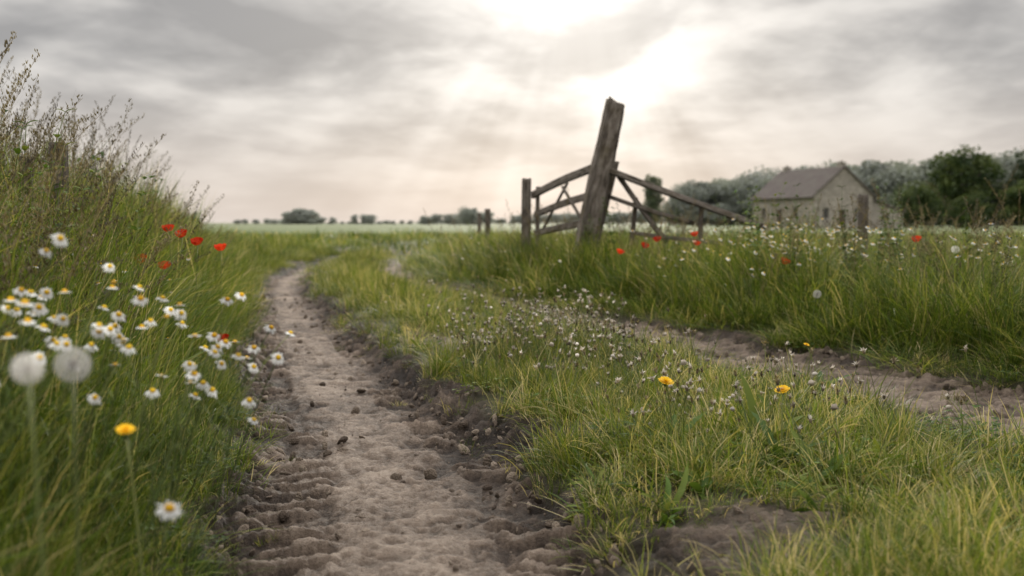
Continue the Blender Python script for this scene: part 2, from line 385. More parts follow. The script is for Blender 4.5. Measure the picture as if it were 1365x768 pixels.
def seedgrass(kind, dark=0):
    mb = MB()
    for s in range(3):
        L = U(.7, 1.); az = U(0, 2*PI); b = U(.25, .9)
        c = blade(mb, (U(-.04, .04), U(-.04, .04), -.02), az, L, .0024, U(0, .15), b, 10, 2, U(.5, 1.), prof=lambda t: .5+.5*(1-t))
        tube(mb, c[::2], .0010, .0006, 3, 2, .7)
        k = 34
        for i in range(k):
            f = .70+.30*i/k; x = f*10; j = min(int(x), 9); p = c[j]*(1-(x-j))+c[j+1]*(x-j)
            spread = (.055 if kind == 0 else .014)*(1-(f-.7)/.3*.75)
            a = U(0, 2*PI); d = np.array([math.cos(a), math.sin(a), U(.4, 1.4)]); d /= np.linalg.norm(d)
            e = p+d*spread*U(.5, 1.1)
            if kind == 0: blade(mb, p, math.atan2(d[1], d[0]), spread, .001, .6, 0, 1, 2, .3, prof=lambda t: 1-.4*t)
            for w in range(3 if kind == 0 else 2):
                q = p+(e-p)*U(.5, 1.1)+rng.normal(0, .0018, 3)
                blade(mb, q, U(0, 6.3), U(.008, .014), .0045, U(0, .8), .3, 2, 2, U(0, .7), prof=lambda t: np.sin(np.clip(t+.25, 0, 1)*PI)+.05)
    for i in range(6):
        blade(mb, (0, 0, 0), U(0, 6.3), U(.3, .6), .005, U(.05, .3), 1.6, 5, 0, U(.3, 1))
    return mb.mesh('seeding_grass', [G, STEM, SEED])
SEEDG = [seedgrass(0), seedgrass(1), seedgrass(0), seedgrass(1), seedgrass(0), seedgrass(0)]
def lobed(t): return (.25+.75*np.sin(np.clip(t, 0, 1)*PI*.9)**.8)*(.78+.3*np.sin(t*38))*(1-t**6)
def oval(t): return np.sin(np.clip(t*.92+.06, 0, 1)*PI)**.7
def rosette(n, L0, L1, w, prof, upr=.5):
    mb = MB()
    for i in range(n):
        az = 2*PI*i/n*1.618*2+U(-.5, .5)
        blade(mb, (U(-.015, .015), U(-.015, .015), -.005), az, U(L0*.7, L1), w*U(.55, 1.2), U(.5, 1.2)*upr*1.8, U(.3, 1.5), 12, 0, U(.1, .9), prof=prof, fold=.3, twist=U(-1., 1.), wav=U(-5, 5))
    return mb.mesh('leafy_weed', [LEAF])
ROS = [rosette(13, .10, .22, .032, lobed, .6), rosette(11, .08, .18, .034, oval, .65), rosette(14, .1, .2, .028, lobed, .7), rosette(12, .10, .22, .027, lobed, .5), rosette(10, .08, .2, .03, lobed, .75)]
def clover():
    mb = MB()
    for i in range(38):
        a = U(0, 2*PI); r = .11*math.sqrt(U()); z = U(.015, .06); c = np.array([r*math.cos(a), r*math.sin(a), z])
        rot = U(0, 6.3)
        for k in range(3):
            blade(mb, c, rot+k*2.09, U(.010, .016), .012, U(1.1, 1.5), .2, 3, 0, U(.2, 1), prof=oval, fold=.2)
    return mb.mesh('clover', [LEAF])
CLO = [clover(), clover()]
def nettle():
    mb = MB()
    for s in range(4):
        L = U(.45, .75); az = U(0, 6.3)
        c = blade(mb, (U(-.05, .05), U(-.05, .05), -.02), az, L, .003, 0, .35, 10, 1, .4)
        tube(mb, c, .002, .001, 4, 1, .4)
        for i in range(2, 11):
            for k in range(2):
                blade(mb, c[i], i*PI/2+k*PI+U(-.3, .3), U(.05, .075)*(1.25-i/14), .03*(1.2-i/14), U(.9, 1.3), .9, 6, 0, U(.2, 1), prof=lambda t: np.sin(np.clip(t*.75+.2, 0, 1)*PI)**1.2*(1+.12*np.sin(t*60)), fold=.3)
    return mb.mesh('nettle', [LEAF, STEM])
NET = [nettle(), nettle(), nettle()]
def daisyhead(mb, c, n, R, mw, my):
    u, v, n = frame(n); c = np.asarray(c)
    ball(mb, c+n*R*.1, R*.36, n, my, U(), .75, 6, 12, .03)
    k = 15; dp = U(-.05, .5)
    for i in range(k):
        a = 2*PI*i/k+U(-.08, .08); d = u*math.cos(a)+v*math.sin(a); s = np.cross(n, d); w = R*.13
        RR = R*U(.8, 1.08); z = dp*R*U(.6, 1.4)
        V = [c+d*R*.22-s*w*.5, c+d*R*.22+s*w*.5, c+d*RR*.65+s*w-n*z*.35, c+d*RR*.65-s*w-n*z*.35, c+d*RR+s*w*.45-n*z, c+d*RR-s*w*.45-n*z]
        mb.add(V, [(0, 1, 2, 3), (3, 2, 4, 5)], mw, U(), .5)
def chamomile(nfl, Lm, R, feath=1):
    mb = MB()
    for s in range(nfl):
        L = Lm*U(.8, 1.1); az = U(0, 6.3)
        c = blade(mb, (U(-.03, .03), U(-.03, .03), 0), az, L, .002, U(.0, .22), U(.1, .6), 8, 1, U())
        tube(mb, c, .0014, .0009, 4, 1, U())
        n = np.array([U(-.5, .5), U(-.7, .25), 1.])
        daisyhead(mb, c[-1], n, R*U(.8, 1.12), 2, 3)
        for i in range(1, 7):
            for k in range(5):
                blade(mb, c[i], U(0, 6.3), U(.025, .05), .0016, U(.3, 1.2), .8, 3, 0, U(.3, 1))
    return mb.mesh('chamomile', [LEAF, STEM, WHITE, YEL])
CHAM = [chamomile(1, .40, .0165) for _ in range(9)]+[chamomile(2, .4, .016)]
def whitehead(L):
    mb = MB()
    for s in range(6):
        az = U(0, 6.3)
        c = blade(mb, (U(-.06, .06), U(-.06, .06), 0), az, L*U(.5, 1.15), .002, U(0, .5), U(.1, .9), 6, 1, U())
        tube(mb, c, .0011, .0008, 3, 1, U())
        k = U()
        if k < .12: ball(mb, c[-1], U(.006, .009), (0, 0, 1), 2, U(), .8, 5, 8, .25)
        else:
            tube(mb, [c[-1], c[-1]+np.array([0, 0, .008])], .003, .004, 6, 3, U())
            for q in range(12): blade(mb, c[-1]+np.array([0, 0, .004]), U(0, 6.3), U(.009, .019), .0065, U(0, 1.3), .8, 2, 3 if k < .42 else 2, U())
    for i in range(14): blade(mb, (U(-.05, .05), U(-.05, .05), 0), U(0, 6.3), L*U(.4, 1.1), .0028, U(0, .7), 1.2, 4, 0, U(.3, 1))
    return mb.mesh('gone_over_flowers', [G, STEM, DRYH, SEED])
WH = [whitehead(.22) for _ in range(5)]
def clodm():
    mb = MB(); ball(mb, (0, 0, 0), 1, (0, 0, 1), 0, .5, .7, 7, 10, 0)
    v = mb.v[0]; nn = fbm(v[:, 0]*1.4+5, v[:, 1]*1.4+v[:, 2]*2.1+5, 3, int(U(0, 50))); mb.v[0] = v*(.35+1.2*nn)[:, None]
    return mb.mesh('dirt_clod', [CLOD])
CL = [clodm() for _ in range(5)]

# ------------------------------------------------------------------ scattering
def inst(n, nk, smin, smax, zf=(1, 1), tilt=.12):
    s = U(smin, smax, n); z = s*U(zf[0], zf[1], n)
    rot = np.stack([rng.normal(0, tilt, n), rng.normal(0, tilt, n), U(0, 2*PI, n)], 1)
    return rot, np.stack([s, s, z], 1), rng.integers(0, nk, n)
def cand(n, y0, y1, x0f, x1f, dens_pow=0.):
    y = y0+(y1-y0)*U(0, 1, n)**(1+dens_pow); x = U(0, 1, n)
    a = x0f(y); b = x1f(y); return a+(b-a)*x, y
eL = lambda y: np.interp(y, YL, XL)-np.interp(y, YL, WL)
eR = lambda y: np.interp(y, YR, XR)+np.interp(y, YR, WR)
mL = lambda y: np.interp(y, YL, XL)+np.interp(y, YL, WL)
mR = lambda y: np.interp(y, YR, XR)-np.interp(y, YR, WR)
def onground(x, y, dz=0.): return np.stack([x, y, H(x, y)+dz], 1)

# left verge
def leftverge(n, y0, y1, protos, pw, gap):
    x, y = cand(n, y0, y1, lambda y: eL(y)-2.3-.05*y, lambda y: eL(y)+.06-gap, pw)
    k = (bare(x, y) < .3+.3*U(size=len(x))) & (np.abs(x) < .62*y+.5); x, y = x[k], y[k]
    dl = eL(y)-x
    rot, s, i = inst(len(x), len(protos), .75, 1.15, (.85, 1.15), .18)
    hs = (.2+.66*ss(-.02, .42, dl)+.5*ss(.42, 1.15, dl))*(1-.5*ss(6.5, 15, y))
    hs *= .55+.9*fbm(x*2.2, y*2.2, 2, 80)
    s[:, 2] *= hs; s[:, :2] *= (.5+.5*ss(-.05, .5, dl))[:, None]
    scatter('verge_grass', protos, onground(x, y), rot, s, i, True)
leftverge(2900, .98, 6, TALL, .35, 0)
leftverge(1150, 6, 22, TALLF, .5, .05)
# right verge
def rightverge(n, y0, y1, protos, pw, gap, hk=1.):
    x, y = cand(n, y0, y1, lambda y: eR(y)-.05+gap, lambda y: eR(y)+4.+.08*y, pw)
    k = (bare(x, y) < .35) & (np.abs(x) < .56*y+.6); x, y = x[k], y[k]
    dr = x-eR(y)
    rot, s, i = inst(len(x), len(protos), .8, 1.2, (.8, 1.15), .18)
    s[:, 2] *= (.18+.6*ss(-.05, .6, dr)*(1-.3*ss(2, 4.5, dr)))*(.35+1.15*fbm(x*1.8, y*1.8, 2, 83))*(1-.35*ss(11, 20, y))*hk
    scatter('verge_grass', protos, onground(x, y), rot, s, i, True)
rightverge(2700, 2.8, 8, TALL, .2, 0)
rightverge(1700, 8, 24, TALLF, .4, .06)
# middle strip turf
def strip(n, y0, y1, protos, pw, sc):
    x, y = cand(n, y0, y1, lambda y: eL(y)-.1, lambda y: eR(y)+.1, pw)
    pb = bare(x, y); nn = fbm(x*2.6, y*2.6, 3, 90)
    k = (U(size=len(x)) > pb*1.12) & ((nn > .42) | (U(size=len(x)) < .3)); x, y = x[k], y[k]; nn = nn[k]
    rot, s, i = inst(len(x), len(protos), .6*sc, 1.1*sc, (.7, 1.3), .25)
    em = ss(0, .3, x-mL(y))*ss(-.05, .5, mR(y)-x); out_ = (x < eL(y)) | (x > eR(y)); em = np.where(out_, 1, em)
    s[:, 2] *= (.35+1.4*ss(.44, .68, nn))*(.5+.5*em)
    scatter('path_turf', protos, onground(x, y), rot, s, i, True)
strip(5800, 1.2, 7, TURF, .25, 1.)
strip(1500, 7, 20, TURFF, .3, 1.)
# tussocks: stand proud in the strip and spill over its edges
x, y = cand(1050, 1.6, 11, lambda y: mL(y)-.1, lambda y: mR(y)-.1, .5)
k = (bare(x, y) < .65) & (fbm(x*2.1+4, y*2.1, 2, 97) > .40); x, y = x[k], y[k]
rot, s, i = inst(len(x), 4, .6, 1.2, (.6, 1.1), .25); scatter('grass_tussock', TUSS, onground(x, y), rot, s, i, True)
# bright tufts bottom right
x = rng.normal(1.1, .38, 260); y = rng.normal(1.95, .3, 260); k = (bare(x, y) < .6) & (x > .52+.2*U(size=260)) & (y > 1.35); x, y = x[k], y[k]
rot, s, i = inst(len(x), 4, .5, .9, (.5, .85), .3); scatter('grass_tussock', TUSS, onground(x, y), rot, s, i, True)
# sprigs in the ruts
x, y = cand(380, 1.8, 15, lambda y: eL(y), lambda y: eR(y), .6)
k = (bare(x, y) > .3) & (np.abs(fields(x, y)[0]) > .5); x, y = x[k], y[k]
rot, s, i = inst(len(x), 5, .25, .6, (.6, 1.1), .3); scatter('grass_sprigs', TURF, onground(x, y), rot, s, i)
# clover & rosettes
x, y = cand(800, 1.3, 10, lambda y: eL(y)-.6, lambda y: eR(y)+.5, .6)
k = (bare(x, y) < .4) & (fbm(x*1.6, y*1.6, 2, 95) > .45); x, y = x[k], y[k]
rot, s, i = inst(len(x), 2, .7, 1.2, (.8, 1.3)); scatter('clover_patch', CLO, onground(x, y), rot, s, i, True)
x, y = cand(520, 1.5, 10, lambda y: eL(y)-.5, lambda y: eR(y)+.6, .6)
k = (bare(x, y) < .4) & (U(size=len(x)) < .5); x, y = x[k], y[k]
nb = len(x)
xx = rng.normal(.68, .28, 100); yy = rng.normal(2.9, .3, 100)
k = bare(xx, yy) < .75; x = np.concatenate([x, xx[k]]); y = np.concatenate([y, yy[k]])
rot, s, i = inst(len(x), 5, .35, .75, (.6, 1.1), .3); s[nb:] *= 1.15; scatter('dandelion_leaves', ROS, onground(x, y), rot, s, i, True)
xx = rng.normal(.68, .3, 90); yy = rng.normal(2.95, .32, 90); k = bare(xx, yy) < .7
rot, s, i = inst(int(k.sum()), 4, .7, 1.2, (.6, 1.05), .25); scatter('grass_tussock', TUSS, onground(xx[k], yy[k]), rot, s, i, True)
# gone-over flower stalks on middle strip
x = np.concatenate([rng.normal(.2, .34, 130), U(-.9, 1.2, 24), rng.normal(.7, .3, 30)]); y = np.concatenate([rng.normal(4.8, .6, 130), U(3, 9, 24), rng.normal(3.1, .3, 30)])
k = (bare(x, y) < .6) & (x > mL(y)) & (x < mR(y)-.05); x, y = x[k], y[k]
rot, s, i = inst(len(x), 5, .8, 1.35); scatter('gone_over_flowers', WH, onground(x, y), rot, s, i, True)
# seed heads
x, y = cand(470, 2.0, 9, lambda y: eL(y)-2.1, lambda y: eL(y)-.3, .5)
dl = eL(y)-x
rot, s, i = inst(len(x), 6, .8, 1.1, (.75, 1.25), .12); s[:, 2] *= .68+.42*ss(.3, 1.2, dl)
scatter('seeding_grass', SEEDG, onground(x, y), rot, s, i, True)
x, y = cand(420, 4.2, 15, lambda y: eR(y)+.25, lambda y: eR(y)+3.8, .5)
rot, s, i = inst(len(x), 6, .6, .95, (.6, 1.1), .14)
scatter('seeding_grass', SEEDG, onground(x, y), rot, s, i, True)
# nettles
x, y = cand(85, 1.7, 6, lambda y: eL(y)-2.0, lambda y: eL(y)-.45)
x2, y2 = cand(60, 4.4, 10, lambda y: eR(y)+.5, lambda y: eR(y)+3)
x = np.concatenate([x, x2]); y = np.concatenate([y, y2])
rot, s, i = inst(len(x), 3, .7, 1.2); scatter('nettle_patch', NET, onground(x, y), rot, s, i, True)
# meadow beyond
x, y = cand(2000, 9, 50, lambda y: -.56*y-2, lambda y: .56*y+2, .6)
ul, ur, dl, dr = fields(x, y)
k = ((dl > 2.3) | (dr > 4) | (y > 21)) & (bare(x, y) < .3); x, y = x[k], y[k]
rot, s, i = inst(len(x), 3, .8, 1.5, (.18, .4)); scatter('meadow_grass', FARC, onground(x, y), rot, s, i, True)
# chamomile
n = 105; t = U(size=n); lean = U(.12, .4, n)
hx = np.minimum(-.96+.46*t+rng.normal(0, .05, n), -.47); fx = hx-np.sin(lean)*.38; fy = 1.52+.25*t+rng.normal(0, .12, n)
fz = .665-.22*t+rng.normal(0, .048, n)
x2 = U(-2.3, -1.0, 190); y2 = U(2.4, 5.5, 190); k = eL(y2)-x2 > .22; x2, y2 = x2[k], y2[k]; sc2 = U(.45, 1.2, len(x2))
x3 = rng.normal(2.1, .38, 190); y3 = rng.normal(7.4, .55, 190); k = x3-eR(y3) > .2; x3, y3 = x3[k], y3[k]; sc3 = U(.8, 1.5, len(x3))
x4 = U(-.9, 3.6, 120); y4 = U(6., 13, 120); k = (x4-eR(y4) > .15); x4, y4 = x4[k], y4[k]; sc4 = U(.6, 1.2, len(x4))
x5 = rng.normal(3.05, .3, 50); y5 = rng.normal(6.1, .3, 50); sc5 = U(.9, 1.3, 50)
X = np.concatenate([fx, x2, x3, x4, x5]); Y = np.concatenate([fy, y2, y3, y4, y5]); S = np.concatenate([np.ones(n), sc2, sc3, sc4, sc5])
W = np.concatenate([U(.8, 1.02, n), U(.7, 1.05, len(x2)), np.ones(len(x3))*1.25, np.ones(len(x4))*1.15, np.ones(50)*1.15])
base = onground(X, Y); base[:, 2] += (S-W)*.38
base[:n, 2] = fz-.36*np.cos(lean)*W[:n]
rot = np.stack([rng.normal(0, .1, len(X)), rng.normal(0, .1, len(X)), U(-.6, .6, len(X))], 1); rot[:n, 1] = lean; rot[:n, 2] = U(-.2, .2, n)
scatter('chamomile_flowers', CHAM, base, rot, np.stack([W, W, W], 1), np.where(np.arange(len(X)) < n+60, rng.integers(0, 9, len(X)), rng.integers(0, 10, len(X))), True)
# clods
x, y = cand(17000, 1.3, 11, lambda y: eL(y)-.1, lambda y: eR(y)+.1, .8)
ul, ur, dl, dr = fields(x, y); e = np.exp(-((np.abs(ul)-.85)/.25)**2)+np.exp(-((np.abs(ur)-.9)/.3)**2)
k = (bare(x, y) > .4) & (U(size=len(x)) < .14+.86*e); x, y = x[k], y[k]
n = len(x); s = .003+.018*U(size=n)**3.4; s3 = np.stack([s*U(.8, 1.5, n), s, s*U(.6, 1, n)], 1)
scatter('dirt_clods', CL, onground(x, y, .004), U(0, 6.28, (n, 3)), s3, rng.integers(0, 5, n))

# ------------------------------------------------------------------ individual flowers
def stemcurve(h, lean):
    t = np.linspace(0, 1, 8); return np.stack([lean[0]*t**2, lean[1]*t**2, h*t], 1)
def poppy(x, y, z, R=.032):
    g = float(H(x, y)); mb = MB(); lean = rng.normal(0, .03, 2); c = stemcurve(z-g, lean); tube(mb, c, .0018, .0014, 5, 1, .5)
    top = c[-1]; n = np.array([U(-.3, .3), U(-.7, -.1), 1.]); u, v, n = frame(n)
    for k in range(5):
        a0 = k*2*PI/5+U(-.2, .2); V = []; nu, nv = 7, 5
        for i in range(nv):
            s = i/(nv-1)
            for j in range(nu):
                q = (j/(nu-1)-.5)*2; a = a0+q*.85*(.35+.65*s)
                rr = R*(s**.8)*(1-.18*q*q)*(1+.05*math.sin(q*9+k)); hgt = R*(1.05*s**1.7-.15*s)+.1*R*math.sin(q*7+k*2)*s+(.05*R*(k % 2))
                V.append(top+(u*math.cos(a)+v*math.sin(a))*rr+n*hgt)
        F = [(i*nu+j, i*nu+j+1, (i+1)*nu+j+1, (i+1)*nu+j) for i in range(nv-1) for j in range(nu-1)]
        mb.add(V, F, 0, U(), .5)
    ball(mb, top+n*.008, .006, n, 2, .5, 1.1, 4, 8)
    for i in range(4): blade(mb, c[1+i % 3], U(0, 6.3), U(.06, .1), .014, U(.3, .8), .8, 8, 3, U(), prof=lobed)
    link('poppy', mb.mesh('poppy', [RED, STEM, DARK, LEAF]), (x-lean[0], y-lean[1], g))
for p in [(-1.55, 4.5, .66), (-1.42, 4.5, .60), (-1.30, 4.45, .575), (-1.60, 4.3, .53), (-1.24, 4.25, .19), (-1.52, 4.6, .635), (-1.5, 4.3, .50),
          (.865, 8, .45), (1.06, 8, .50), (1.17, 8, .55), (1.47, 8, .59), (1.46, 7.9, .52), (1.86, 6.8, .42), (2.76, 6.8, .57), (-2.2, 7.5, .5)]:
    poppy(*p, R=.029 if p[0] < 0 else .035)
def clock(x, y, z, R=.02):
    g = float(H(x, y)); mb = MB(); lean = rng.normal(0, .02, 2); c = stemcurve(z-g, lean); tube(mb, c, .0022, .0016, 6, 1, .5)
    top = c[-1]; ball(mb, top, R*.3, (0, 0, 1), 2, .3)
    k = 170
    for i in range(k):
        zz = 1-2*(i+.5)/k; a = i*2.39996; d = np.array([math.sqrt(1-zz*zz)*math.cos(a), math.sqrt(1-zz*zz)*math.sin(a), zz])
        u, v, _ = frame(d); p0 = top+d*R*.2; p1 = top+d*R*.8
        mb.add([p0-u*.0002, p0+u*.0002, p1], [(0, 1, 2)], 0, .5, .5)
        for j in range(7):
            b = j*2*PI/7+i; e = u*math.cos(b)+v*math.sin(b); s = np.cross(d, e)*.0003
            mb.add([p1-s, p1+s, p1+e*R*.24+d*R*.2], [(0, 1, 2)], 0, .5, .5)
    link('dandelion_clock', mb.mesh('dandelion_clock', [FLUFF, STEM, SEED]), (x-lean[0], y-lean[1], g))
for p in [(-.471, 1.06, .548, .0195), (-.466, .95, .56, .0155), (1.69, 5.5, .306, .024), (2.67, 6, .54, .024)]: clock(*p)
def dandelion(x, y, z, R=.02):
    g = float(H(x, y)); mb = MB(); lean = rng.normal(0, .03, 2); c = stemcurve(z-g, lean); tube(mb, c, .0022, .0017, 6, 1, .8)
    top = c[-1]; u, v, n = frame((U(-.3, .3), -.35, 1)); tube(mb, [top-n*.012, top], .005, .007, 8, 1, .2)
    for ring, (r, el, m) in enumerate([(1., .15, 26), (.85, .4, 24), (.6, .8, 18), (.35, 1.2, 10)]):
        for i in range(m):
            a = i*2*PI/m+U(-.1, .1); d = (u*math.cos(a)+v*math.sin(a))*math.cos(el)+n*math.sin(el); s = np.cross(n, d); s = s/np.linalg.norm(s)*R*.1
            e = top+d*R*r*U(.9, 1.1)
            mb.add([top-s*.4, top+s*.4, e+s, e-s], [(0, 1, 2, 3)], 0, U(), .5)
    for i in range(9): blade(mb, (0, 0, 0), i*.7+U(-.2, .2), U(.1, .2), .035, U(.5, 1), .7, 14, 2, U(), prof=lobed, fold=.3)
    link('dandelion', mb.mesh('dandelion', [YEL, STEM, LEAF]), (x-lean[0], y-lean[1], g))
for p in [(.436, 2.8, .25, .022), (.74, 2.7, .243, .02), (-.55, 1.4, .405, .013), (1.16, 3.9, .22, .012)]: dandelion(*p)
# dock with one tall broad leaf
mb = MB()
for az, L, w, t0 in ((2.4, .24, .055, .1), (.4, .2, .05, .9), (3.6, .2, .05, .8), (5.2, .17, .05, .8), (1.4, .15, .045, .6)):
    blade(mb, (0, 0, 0), az, L, w, t0, .35, 12, 0, .8, prof=lambda t: (.15+.85*ss(.05, .35, t))*(1-t**3)**.8, fold=.35)
g = float(H(.72, 2.8)); link('dock_plant', mb.mesh('dock_plant', [LEAF]), (.70, 2.82, g))
# lone daisy hanging over the track
mb = MB(); g = float(H(-.47, 1.2)); c = stemcurve(.35-g, (.04, 0)); tube(mb, c, .0015, .001, 4, 0, .5); daisyhead(mb, c[-1], (.3, -.35, 1), .018, 1, 2)
link('oxeye_daisy', mb.mesh('oxeye_daisy', [STEM, WHITE, YEL]), (-.46, 1.2, g))

# ------------------------------------------------------------------ timbers
def timber(mb, p0, p1, w, d, w1=None, d1=None, slant=0, rough=.03, roll=0, seed=0, sq=.28, crack=.12, jag=0.):
    p0 = np.array(p0, float); p1 = np.array(p1, float); ax = p1-p0; L = np.linalg.norm(ax); ax /= L
    ref = np.array([0, 1., 0]) if abs(ax[1]) < .9 else np.array([0, 0, 1.])
    u = np.cross(ref, ax); u /= np.linalg.norm(u); v = np.cross(ax, u)
    u, v = u*math.cos(roll)+v*math.sin(roll), v*math.cos(roll)-u*math.sin(roll)
    w1 = w1 or w; d1 = d1 or d; ns = max(6, int(L/.03)); K = 32
    V = []; T = []; Hh = []
    for i in range(ns+1):
        t = i/ns; s = t*L
        bow = (vn(s*.8, seed+.5)-.5)*.03*L**.5; bow2 = (vn(s*.8, seed+7.5)-.5)*.03*L**.5
        for j in range(K):
            a = 2*PI*j/K; ca, sa = math.cos(a), math.sin(a)
            X = math.copysign(abs(ca)**sq, ca); Y = math.copysign(abs(sa)**sq, sa)
            n = float(vn(X*1.6+9+seed, s*2.5+Y*1.6, seed))-.5; n2 = float(vn(j*.9, s*1.2+seed, seed+3)); n3 = float(vn(X*4+9, s*14+Y*4, seed+8))-.5
            k = 1+rough*2*n+rough*n3-(crack if n2 > .78 else 0)
            ww = (w+(w1-w)*t)/2*k; dd = (d+(d1-d)*t)/2*k
            off = 0
            if i == ns: off = slant*X*ww+jag*(float(vn(X*2+3, Y*2+3, seed))-.5)
            elif i >= ns-3: off = slant*X*ww*.6*(1-(ns-i)/4)
            V.append(p0+ax*(s+off)+u*(X*ww+bow*math.sin(PI*t))+v*(Y*dd+bow2*math.sin(PI*t)))
            T.append(j/K); Hh.append(s+seed)
    c0 = len(V); V.append(p0); V.append(np.mean(V[ns*K:(ns+1)*K], 0)); T += [.5, .5]; Hh += [0, L]
    F = [(i*K+j, i*K+(j+1) % K, (i+1)*K+(j+1) % K, (i+1)*K+j) for i in range(ns) for j in range(K)]
    F += [(c0, (j+1) % K, j) for j in range(K)]+[(c0+1, ns*K+j, ns*K+(j+1) % K) for j in range(K)]
    mb.add(V, F, 0, np.array(T), np.array(Hh))
def timber_obj(name, *a, parent=None, **k):
    mb = MB(); timber(mb, *a, **k); return link(name, mb.mesh(name, [WOOD]), parent=parent)
def empty(name, loc=(0, 0, 0)):
    e = bpy.data.objects.new(name, None); scene.collection.objects.link(e); e.location = loc; return e
timber_obj('leaning_gate_post', (.62, 10, -.15), (1.03, 10, 1.90), .24, .21, .178, .17, slant=-.15, rough=.06, seed=2, crack=.16, jag=.06, roll=.15)
timber_obj('gate_post', (.176, 12, -.1), (.176, 12, 1.225), .12, .12, .11, .11, slant=.05, rough=.05, seed=5, jag=.02)
lg = empty('broken_gate')
timber_obj('hanging_stile', (.31, 11.92, .35), (.31, 11.92, 1.13), .05, .07, parent=lg, seed=6)
timber_obj('top_rail', (.25, 12.0, 1.03), (.85, 10.12, 1.265), .04, .085, parent=lg, seed=7)
timber_obj('middle_rail', (.28, 11.95, .80), (.80, 10.16, .98), .035, .075, parent=lg, seed=8)
timber_obj('bottom_rail', (.28, 11.9, .58), (.78, 10.16, .70), .035, .075, parent=lg, seed=9)
timber_obj('brace', (.36, 11.65, .62), (.60, 10.95, 1.12), .03, .06, parent=lg, seed=10)
timber_obj('brace_low', (.56, 10.95, 1.08), (.74, 10.3, .70), .03, .06, parent=lg, seed=11)
rg = empty('broken_gate')
timber_obj('heel_stile', (.71, 10.28, -.05), (1.05, 10.28, 1.33), .10, .09, parent=rg, seed=12, rough=.05, slant=.1)
timber_obj('top_rail', (.90, 10.08, 1.255), (2.16, 8.55, .66), .06, .105, .05, .09, parent=rg, seed=13, rough=.05)
timber_obj('middle_rail', (.93, 10.14, .985), (1.66, 9.2, .70), .04, .08, parent=rg, seed=14)
timber_obj('brace', (1.04, 10.0, 1.20), (1.47, 9.5, .52), .045, .09, parent=rg, seed=15)
timber_obj('brace_low', (1.22, 9.85, .95), (1.17, 9.85, .45), .04, .06, parent=rg, seed=19)
timber_obj('end_stile', (1.72, 9.12, .40), (1.74, 9.18, .88), .04, .065, parent=rg, seed=16)
timber_obj('bottom_rail', (1.2, 9.9, .60), (2.0, 8.8, .50), .04, .07, parent=rg, seed=17)
timber_obj('fence_post', (3.16, 9, -.1), (3.16, 9, .95), .09, .09, rough=.05, seed=21, sq=.7, jag=.02)
timber_obj('fence_post', (-.44, 18, -.1), (-.44, 18, .95), .10, .10, rough=.05, seed=22, sq=.8)
timber_obj('fence_post', (-1.99, 4.4, .1), (-1.99, 4.4, 1.05), .07, .07, rough=.05, seed=23, sq=.7)
timber_obj('fence_post', (-2.16, 4.4, .1), (-2.13, 4.4, .99), .055, .055, rough=.05, seed=24, sq=.7)
timber_obj('fence_post', (-.85, 26, -.1), (-.85, 26, .95), .10, .10, rough=.05, seed=25, sq=.8)

# ------------------------------------------------------------------ farmhouse
hs = empty('stone_farmhouse', (33.2, 110, -.05)); hs.rotation_euler = (0, 0, math.radians(20))
def wall(name, o, ux, L, Hh, holes, top=None, mat=STONE, dep=.25, inward=(0, 1, 0)):
    o = np.array(o, float); ux = np.array(ux, float); inn = np.array(inward, float); uz = np.array([0, 0, 1.])
    xs = sorted({0, L, *[h[0] for h in holes], *[h[1] for h in holes]}); zs = sorted({0, Hh, *[h[2] for h in holes], *[h[3] for h in holes]})
    mb = MB(); P = lambda a, b, c=0: o+ux*a+uz*b+inn*c
    for a, b in zip(xs[:-1], xs[1:]):
        for c, d in zip(zs[:-1], zs[1:]):
            m = ((a+b)/2, (c+d)/2)
            if any(h[0] < m[0] < h[1] and h[2] < m[1] < h[3] for h in holes): continue
            mb.add([P(a, c), P(b, c), P(b, d), P(a, d)], [(0, 1, 2, 3)])
    if top: mb.add([P(*q) for q in top], [tuple(range(len(top)))])
    for a, b, c, d in [h[:4] for h in holes]:
        for e, f in (((a, c), (b, c)), ((b, c), (b, d)), ((b, d), (a, d)), ((a, d), (a, c))):
            mb.add([P(*e), P(*f), P(*f, dep), P(*e, dep)], [(0, 1, 2, 3)])
    link(name, mb.mesh(name, [mat], False), parent=hs)
    for n, h in enumerate(holes):
        a, b, c, d = h[:4]; kind = h[4]; mb = MB()
        mb.add([P(a, c, dep-.02), P(b, c, dep-.02), P(b, d, dep-.02), P(a, d, dep-.02)], [(0, 1, 2, 3)], 0 if kind == 'w' else 2)
        if kind == 'w':
            w = .07
            for r in ((a, a+w, c, d), (b-w, b, c, d), (a+w, b-w, c, c+w), (a+w, b-w, d-w, d), ((a+b)/2-w/2, (a+b)/2+w/2, c+w, d-w)):
                mb.add([P(r[0], r[2], dep-.06), P(r[1], r[2], dep-.06), P(r[1], r[3], dep-.06), P(r[0], r[3], dep-.06)], [(0, 1, 2, 3)], 1)
            mb.add([P(a-.1, c-.12, -.06), P(b+.1, c-.12, -.06), P(b+.1, c-.003, -.06), P(a-.1, c-.003, -.06), P(a-.1, c-.003, .0), P(b+.1, c-.003, .0)], [(0, 1, 2, 3), (3, 2, 5, 4)], 1)
        link(name+('_window_%d' if kind == 'w' else '_door_%d') % n, mb.mesh(name+'w', [GLASS, FRAME, DOOR], False), parent=hs)
Wd, Ln, Ev, Rg = 8., 11.5, 3.7, 6.9
wall('gable_wall', (0, 0, 0), (1, 0, 0), Wd, Ev, [(1.3, 2.1, 1.2, 2.4, 'w'), (5.5, 6.3, 1.2, 2.4, 'w'), (3.4, 4.3, 0.02, 2.2, 'd')], [(0, Ev), (Wd, Ev), (Wd/2, Rg)])
